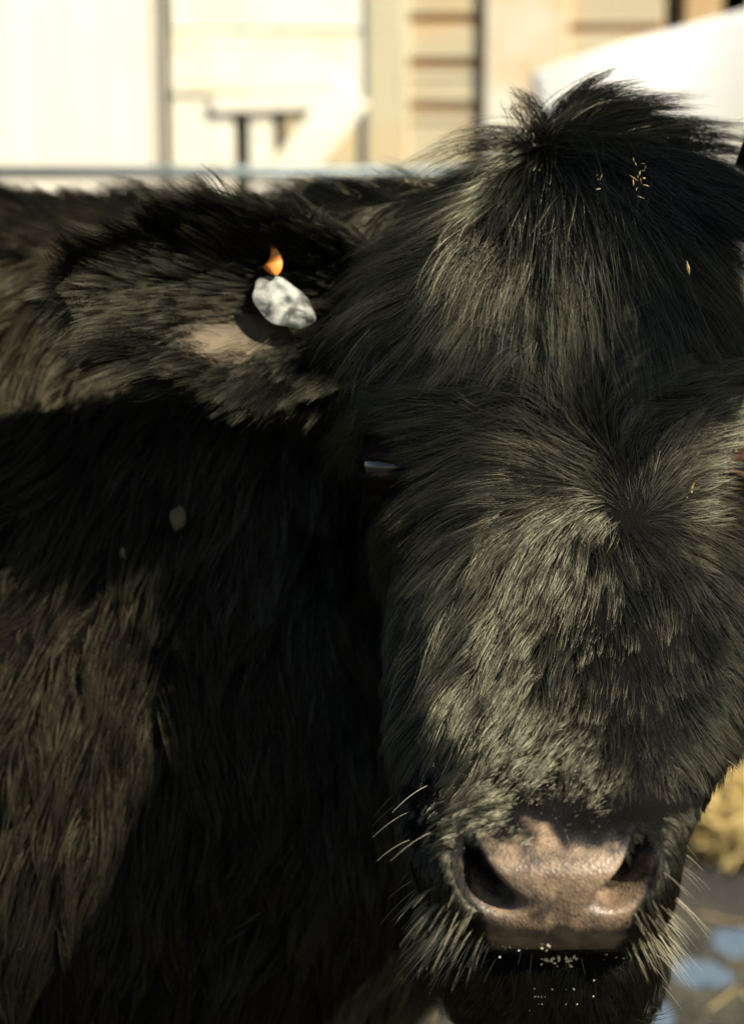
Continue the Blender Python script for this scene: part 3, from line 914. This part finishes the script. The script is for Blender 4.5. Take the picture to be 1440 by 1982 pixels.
# ------------------------------------------------------------------ ears
def make_ear(name, base, tip, upv, faceN, hw, cup):
    nu, nv = 46, 40
    a = tip - base; L = np.linalg.norm(a); a = a / L
    up = norm(upv - a * (upv @ a)); nf = np.cross(a, up)
    if nf @ faceN < 0: nf = -nf
    u, v = np.meshgrid(np.linspace(0, 1, nu), np.linspace(-1, 1, nv), indexing='ij')
    prof = np.interp(u, [0, .1, .25, .45, .65, .82, .93, 1], [.62, .80, .96, 1.0, .86, .58, .33, .04])
    dep = cup * np.interp(u, [0, .2, .4, .7, 1], [1.1, 1.25, 1.0, .6, .08])
    def surf(off):
        return (base + a * (L * u)[..., None] + up * (hw * prof * v)[..., None] - nf * (dep * (1 - np.abs(v) ** 2.0) + off * (1 - .6 * np.abs(v) ** 6))[..., None])
    Fp, Bp = surf(0), surf(.006)
    pts = np.concatenate([Fp.reshape(-1, 3), Bp.reshape(-1, 3)])
    ix = np.arange(nu * nv).reshape(nu, nv)
    q = np.stack([ix[:-1, :-1], ix[1:, :-1], ix[1:, 1:], ix[:-1, 1:]], -1).reshape(-1, 4)
    o_ = nu * nv
    nrmF = vert_normals(Fp.reshape(-1, 3), q)
    if (nrmF.mean(0) @ nf) < 0: q = q[:, ::-1]; nrmF = -nrmF
    qb = q[:, ::-1] + o_
    rim = [ix[i, 0] for i in range(nu)] + [ix[-1, j] for j in range(1, nv)] + [ix[i, -1] for i in range(nu - 2, -1, -1)] + [ix[0, j] for j in range(nv - 2, 0, -1)]
    rf = [(rim[k], rim[(k + 1) % len(rim)], rim[(k + 1) % len(rim)] + o_, rim[k] + o_) for k in range(len(rim))]
    allf = [tuple(f) for f in q] + [tuple(f) for f in qb] + rf
    o = mesh_obj(name, W(pts), allf, MAT_EARSKIN, cow)
    pch = np.exp(-(((u.ravel() - .46) / .24) ** 2 + ((v.ravel() + .34 + .6 * (u.ravel() - .46)) / .46) ** 2) ** 2)
    set_attr(o, 'pad', np.concatenate([pch, pch * 0]))
    return o, dict(a=a, up=up, nf=nf, F=Fp.reshape(-1, 3), B=Bp.reshape(-1, 3), q=q, n=nrmF, u=u.ravel(), v=v.ravel(), qb=q[:, ::-1])

def ear_hair(ear, E, patch, seed, n):
    u, v = E['u'], E['v']
    fan = norm(E['a'][None] * .75 + E['up'][None] * (v * 1.0)[:, None] + 0)
    dn = np.ones(len(u))
    if patch:
        pch = np.exp(-(((u - .46) / .20) ** 2 + ((v + .34 + .6 * (u - .46)) / .40) ** 2) ** 2)
        dn = dn * (1 - .985 * pch)
    dn = dn * (1 - .96 * np.exp(-(((u - .29) / .14) ** 2 + ((v - .02) / .42) ** 2) ** 1.5))
    ln = .028 + .020 * np.abs(v) ** 2 + .010 * u
    lf = 30 + 14 * np.abs(v) ** 2
    grow('ear_hair', E['F'], E['q'], E['n'], fan, ln, lf, dn + .0, int(n * .5), MAT_EARHAIR, ear, seed, K=6, radius=.00011, lock=60, grav=.25)
    nb = -E['n']
    ln = .026 + .016 * np.abs(v) ** 3
    grow('ear_hair', E['B'], E['qb'], nb, fan, ln, np.full(len(u), 26.0), np.ones(len(u)), int(n * .3), MAT_EARHAIR, ear, seed + 1, K=6, radius=.00012, lock=60)
    # fringe standing out along the rim
    rimd = (np.abs(v) > .80).astype(float) + (u > .9)
    fr = norm(E['a'][None] * .55 + E['up'][None] * (np.sign(v) * 1.0)[:, None])
    grow('ear_hair', E['F'], E['q'], norm(E['n'] * .4 + fr), norm(fr + E['a'][None] * .3), np.where(v > 0, .020, .036), np.full(len(u), 34.0), rimd, int(n * .2), MAT_EARHAIR, ear, seed + 2, K=6, radius=.00012, lock=40, grav=.2)

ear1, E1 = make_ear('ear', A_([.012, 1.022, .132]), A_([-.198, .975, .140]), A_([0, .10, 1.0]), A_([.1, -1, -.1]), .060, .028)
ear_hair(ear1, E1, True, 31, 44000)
ear2, E2 = make_ear('ear', A_([.25, .985, .182]), A_([.360, .802, .295]), A_([-.3, .30, 1.0]), A_([-.3, -1, 0]), .078, .030)  # ear out of view, enlarged and pricked forward to shade the forehead
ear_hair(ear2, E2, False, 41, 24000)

# ------------------------------------------------------------------ eyes
def make_eye(c, sg):
    r = .0185
    nlat, nlon = 18, 28
    vs, fs = [], []
    for i in range(nlat + 1):
        p = math.pi * i / nlat
        for j in range(nlon):
            t = 2 * math.pi * j / nlon
            vs.append(c + r * A_([math.sin(p) * math.cos(t), math.sin(p) * math.sin(t), math.cos(p)]))
    for i in range(nlat):
        for j in range(nlon):
            fs.append((i*nlon+j, i*nlon+(j+1) % nlon, (i+1)*nlon+(j+1) % nlon, (i+1)*nlon+j))
    eye = mesh_obj('eye', W(np.array(vs)), fs, MAT_EYE, cow)
    # lids: skin folded over the ball, leaving an almond opening
    f = norm(A_([sg * .72, -.69, -.05])); s = norm(np.cross(A_([0, 0, 1.0]), f)); u = np.cross(f, s)
    for up_ in (1, -1):
        vs, fs = [], []
        n, m = 26, 9
        for i in range(n + 1):
            a_ = -1 + 2 * i / n
            op = ((14 if sg < 0 else 19) if up_ > 0 else (8 if sg < 0 else 13)) * (1 - a_ * a_)
            for j in range(m + 1):
                el = math.radians(up_ * (op + (88 - op) * (j / m) ** 1.3) - 2)
                az = math.radians(72 * a_)
                rr = r + .0012 + .0016 * math.exp(-((j - 1.2) / 1.2) ** 2)
                if j == 0: rr = r + .0002
                vs.append(c + rr * (f * math.cos(el) * math.cos(az) + s * math.cos(el) * math.sin(az) + u * math.sin(el)))
        for i in range(n):
            for j in range(m):
                q4 = (i*(m+1)+j, (i+1)*(m+1)+j, (i+1)*(m+1)+j+1, i*(m+1)+j+1)
                fs.append(q4 if up_ > 0 else q4[::-1])
        mesh_obj('eyelid', W(np.array(vs)), fs, MAT_LID if sg < 0 else MAT_LID2, eye)
    return eye
for sg, e in zip((-1, 1), EYES):
    make_eye(e - A_([sg * .0065, -.003, 0]), sg)

# ------------------------------------------------------------------ whiskers and the fringe on the lips
def whiskers():
    g = np.random.default_rng(77)
    cand = np.where((Z < -.13) & (nrm[:, 1] < .35) & (PAD < .6) & (HOLE < .15) & (ringi >= RN[1]))[0]
    pxc, pyc = px_[cand], py_[cand]
    lip = np.exp(-((pyc - 1822) / 22.0) ** 2) * (np.abs(pxc - 1078) < 260)
    corner = np.exp(-((pyc - 1785) / 45.0) ** 2) * (np.abs(pxc - 1078) > 150)
    sideh = .02 * ((pyc > 1500) & (np.abs(pxc - 1078) > 190))
    pr = lip * 1.0 + corner * .55 + sideh + .004
    pr = pr / pr.sum()
    n, K = 300, 9
    ch = g.choice(cand, n, p=pr)
    p0 = BODY_P[ch] + g.normal(size=(n, 3)) * .0012
    nn = nrm[ch]
    lat_ = (px_[ch] - 1078) / 220.0
    dd = norm(nn * .55 + np.stack([lat_ * .85, -.25 + 0 * lat_, -.75 + 0 * lat_], 1) + g.normal(size=(n, 3)) * .16)
    ln = np.where(np.abs(lat_) > .62, g.uniform(.012, .036, n) * g.uniform(.6, 1, n), g.uniform(.005, .015, n))
    pts = np.empty((n, K, 3)); pts[:, 0] = p0
    for k in range(1, K):
        t = k / (K - 1)
        d = norm(dd + A_([0, 0, -.9]) * t + np.stack([lat_ * .25 * t, 0 * lat_, 0 * lat_], 1))
        pts[:, k] = pts[:, k - 1] + d * (ln / (K - 1))[:, None]
    h = bpy.data.hair_curves.new('whiskers'); h.add_curves([K] * n)
    h.attributes['position'].data.foreach_set('vector', W(pts.reshape(-1, 3)).astype(np.float32).ravel())
    ra = h.attributes.get('radius') or h.attributes.new('radius', 'FLOAT', 'POINT')
    tt = np.linspace(0, 1, K)
    rad = g.uniform(.00006, .00014, n)[:, None] * (1 - .8 * tt ** 1.5)[None]
    ra.data.foreach_set('value', rad.astype(np.float32).ravel())
    h.materials.append(MAT_WHISK)
    return link(bpy.data.objects.new('whiskers', h), cow)
whiskers()

# ------------------------------------------------------------------ ear tag
MAT_TAG, nt, b = new_mat('crumpled_tag_metal')
tc = N(nt, 'ShaderNodeTexCoord')
nz = N(nt, 'ShaderNodeTexNoise'); nz.inputs['Scale'].default_value = 75; nz.inputs['Detail'].default_value = 8; nz.inputs['Distortion'].default_value = 0.4
nt.links.new(tc.outputs['Object'], nz.inputs['Vector'])
r = ramp(nt, [(0.38, (0.012, 0.012, 0.010)), (0.46, (0.09, 0.095, 0.08)), (0.60, (0.25, 0.255, 0.225)), (0.75, (0.38, 0.385, 0.35))])
nt.links.new(nz.outputs['Fac'], r.inputs['Fac']); nt.links.new(r.outputs['Color'], b.inputs['Base Color'])
b.inputs['Metallic'].default_value = 0.0; b.inputs['Roughness'].default_value = 0.62
vo = N(nt, 'ShaderNodeTexNoise'); vo.inputs['Scale'].default_value = 70; vo.inputs['Detail'].default_value = 5; vo.inputs['Distortion'].default_value = 0.5
nt.links.new(tc.outputs['Object'], vo.inputs['Vector'])
bp = N(nt, 'ShaderNodeBump'); bp.inputs['Strength'].default_value = 0.5; bp.inputs['Distance'].default_value = 0.003
nt.links.new(vo.outputs['Fac'], bp.inputs['Height']); nt.links.new(bp.outputs[0], b.inputs['Normal'])
MAT_ORANGE, nt, b = new_mat('orange_plastic')
b.inputs['Base Color'].default_value = (0.72, 0.24, 0.03, 1)
b.inputs['Roughness'].default_value = 0.6
b.inputs['Subsurface Weight'].default_value = 0.3
b.inputs['Subsurface Radius'].default_value = (0.01, 0.004, 0.001)

def ear_depth(px, py):
    q_ = E1['F']; qx, qy = 720 + q_[:, 0] / q_[:, 1] * FPX, 991 - q_[:, 2] / q_[:, 1] * FPX
    return q_[np.argmin((qx - px) ** 2 + (qy - py) ** 2), 1]
TC = at(548, 586, ear_depth(548, 586) - .017)
tagroot = empty('ear_tag', tuple(W(TC)))
tag(tagroot, 'crumpled silver ear tag with an orange tab, in the ear at left', 'ear tag')
def disc_tag():
    nrm_ = norm(A_([.30, -.90, .18])); a1 = norm(A_([.82, .15, -.55])); a1 = norm(a1 - nrm_ * (a1 @ nrm_)); a2 = np.cross(nrm_, a1)
    vs, fs = [], []
    nr_, na = 14, 48
    g = np.random.default_rng(3)
    for side in (1, -1):
        for i in range(nr_ + 1):
            for j in range(na):
                q = i / nr_; t = 2 * math.pi * j / na
                rx, ry = .0228, .0152
                pl = np.array([[q * math.cos(t) * .02, q * math.sin(t) * .02, 0]])
                lump = float(.0016 * vnoise(pl, 150)[0, 0] + .0008 * vnoise(pl, 420)[0, 1])
                edge = (1 - q ** 4)
                rr2 = 1 + .05 * math.sin(3 * t + 1) + .03 * math.sin(7 * t)
                vs.append(TC + a1 * rx * q * rr2 * math.cos(t) + a2 * ry * q * rr2 * math.sin(t) + nrm_ * (side * .0035 * edge + lump * (.3 + .7 * edge)))
    m = (nr_ + 1) * na
    for sidx in (0, 1):
        for i in range(nr_):
            for j in range(na):
                f = (sidx*m+i*na+j, sidx*m+i*na+(j+1) % na, sidx*m+(i+1)*na+(j+1) % na, sidx*m+(i+1)*na+j)
                fs.append(f if sidx == 0 else f[::-1])
    mesh_obj('disc', W(np.array(vs)), fs, MAT_TAG, tagroot)
    # shank through the ear
    p, q = W(TC - nrm_ * .002), W(TC - nrm_ * .002 + A_([0, .030, 0]))
    tube('shank', p, q, .004, MAT_TAG, tagroot)
disc_tag()
def crescent():
    # curved orange tab standing above the disc
    tab = [(531, 527, 538), (525, 517, 543), (517, 508, 546), (511, 514, 547), (502, 521, 546), (493, 524, 543), (484, 524, 538), (475, 522, 531), (466, 519, 523)]
    n = len(tab) - 1
    outer = [(r, y) for y, l, r in tab]; inner = [(l, y) for y, l, r in tab]
    dd_ = ear_depth(530, 498) - .012
    vs, fs = [], []
    for k, d in enumerate((dd_, dd_ + .004)):
        for (xr, y), (xl, _) in zip(outer, inner):
            xm = (xr + xl) / 2
            vs += [at(xl, y, d + .001), at(xm, y, d), at(xr, y, d + .0005)]
    m = 3 * (n + 1)
    for i in range(n):
        for c in (0, 1):
            fs.append((3*i+c, 3*i+c+1, 3*i+c+4, 3*i+c+3))
            fs.append((m+3*i+c, m+3*i+c+3, m+3*i+c+4, m+3*i+c+1))
        fs.append((3*i, 3*i+3, m+3*i+3, m+3*i)); fs.append((3*i+2, m+3*i+2, m+3*i+5, 3*i+5))
    mesh_obj('tab', W(np.array(vs)), fs, MAT_ORANGE, tagroot)
crescent()

# ------------------------------------------------------------------ tan lumps set in the coat of the flank
MAT_LUMP, nt, b = new_mat('tan_lump')
nz = N(nt, 'ShaderNodeTexNoise'); nz.inputs['Scale'].default_value = 300
r = ramp(nt, [(0.3, (0.055, 0.040, 0.018)), (0.7, (0.13, 0.095, 0.045))])
nt.links.new(nz.outputs['Fac'], r.inputs['Fac']); nt.links.new(r.outputs['Color'], b.inputs['Base Color'])
b.inputs['Roughness'].default_value = 0.85
def clod(px, py, rx, rz, label):
    w_ = np.where((px_ - px) ** 2 + (py_ - py) ** 2 < 60 ** 2)[0]
    w_ = w_[nrm[w_, 1] < 0]
    d = BODY_P[w_, 1].min() - .012
    c = at(px, py, d)
    vs, fs = [], []
    na, nb = 12, 16
    for i in range(na + 1):
        p = math.pi * i / na
        for j in range(nb):
            t = 2 * math.pi * j / nb
            v = A_([math.sin(p) * math.cos(t), math.sin(p) * math.sin(t), math.cos(p)])
            k = 1 + .22 * vnoise((v * .01 + c)[None], 260)[0, 0]
            vs.append(c + v * A_([rx, rx, rz]) * k)
    for i in range(na):
        for j in range(nb):
            fs.append((i*nb+j, (i+1)*nb+j, (i+1)*nb+(j+1) % nb, i*nb+(j+1) % nb))
    o = mesh_obj('coat_lump', W(np.array(vs)), fs, MAT_LUMP)
    return tag(o, label, 'mud clod', 'tan lumps in the flank hair')
clod(345, 1003, .0050, .0078, 'larger tan lump in the dark coat below the ear')
clod(238, 1070, .0018, .0035, 'tiny tan sliver at the edge of the sunlit flank')

# ------------------------------------------------------------------ chaff in the forelock and feed crumbs on the lips
MAT_CHAFF, nt, b = new_mat('hay_chaff')
b.inputs['Base Color'].default_value = (0.42, 0.28, 0.09, 1); b.inputs['Roughness'].default_value = 0.6
MAT_CRUMB, nt, b = new_mat('feed_crumbs')
b.inputs['Base Color'].default_value = (0.74, 0.66, 0.46, 1); b.inputs['Roughness'].default_value = 0.5
def bits(name, centers, size, mat, seed, stretch=2.2):
    g = np.random.default_rng(seed)
    V, F = [], []
    base = [(1, 0, 0), (-1, 0, 0), (0, 1, 0), (0, -1, 0), (0, 0, 1), (0, 0, -1)]
    tri = [(0, 2, 4), (2, 1, 4), (1, 3, 4), (3, 0, 4), (2, 0, 5), (1, 2, 5), (3, 1, 5), (0, 3, 5)]
    for c, s in zip(centers, size):
        q, _ = np.linalg.qr(g.normal(size=(3, 3)))
        k = len(V)
        for bv_ in base:
            V.append(c + (np.array(bv_) * A_([stretch, 1, .8]) * g.uniform(.7, 1.2, 3) * s) @ q)
        F += [tuple(i + k for i in t) for t in tri]
    return mesh_obj(name, W(np.array(V)), F, mat, smooth_shade=False)
g = np.random.default_rng(9)
cs_ = [at(1240 + g.normal() * 16, 340 + g.normal() * 16, .935 + g.normal() * .003) for _ in range(14)]
cs_ += [at(1165 + g.normal() * 8, 348 + g.normal() * 9, .94) for _ in range(5)]
cs_ += [at(1332, 519, .915), at(1337, 951, .945), at(1338, 946, .945)]
szc = g.uniform(.0004, .0011, len(cs_)); szc[-2:] = .0016
szc[:-3] *= .55
o = bits('hay_chaff', cs_, szc, MAT_CHAFF, 10, 6.0)
tag(o, 'yellow bits of hay chaff caught in the forelock', 'chaff', kind='stuff')
lipv = np.where((np.abs(py_ - 1835) < 16) & (np.abs(px_ - 1078) < 190) & (nrm[:, 1] < .1))[0]
pick = g.choice(lipv, 6)
pick = np.repeat(pick, 6)[:36]
cs_ = list(BODY_P[pick] + nrm[pick] * .002 + g.normal(size=(36, 3)) * A_([.005, .0015, .0015]))
mid_ = np.where((np.abs(py_ - 1856) < 12) & (np.abs(px_ - 1082) < 32) & (nrm[:, 1] < .3))[0]
pick = g.choice(mid_, 26)
cs_ += list(BODY_P[pick] + A_([0, -.006, 0]) + g.normal(size=(26, 3)) * .0015)
ch_ = np.where((py_ > 1870) & (py_ < 1950) & (np.abs(px_ - 1085) < 70) & (nrm[:, 1] < .1))[0]
pick = g.choice(ch_, 16)
cs_ += list(BODY_P[pick] + A_([0, -.010, 0]))
sz = np.concatenate([g.uniform(.0002, .0007, 36), g.uniform(.0005, .0014, 26), g.uniform(.0003, .0007, 16)])
o = bits('feed_crumbs', cs_, sz, MAT_CRUMB, 12, 1.4)
tag(o, 'pale feed crumbs stuck to the lips and chin whiskers', 'crumbs', kind='stuff')
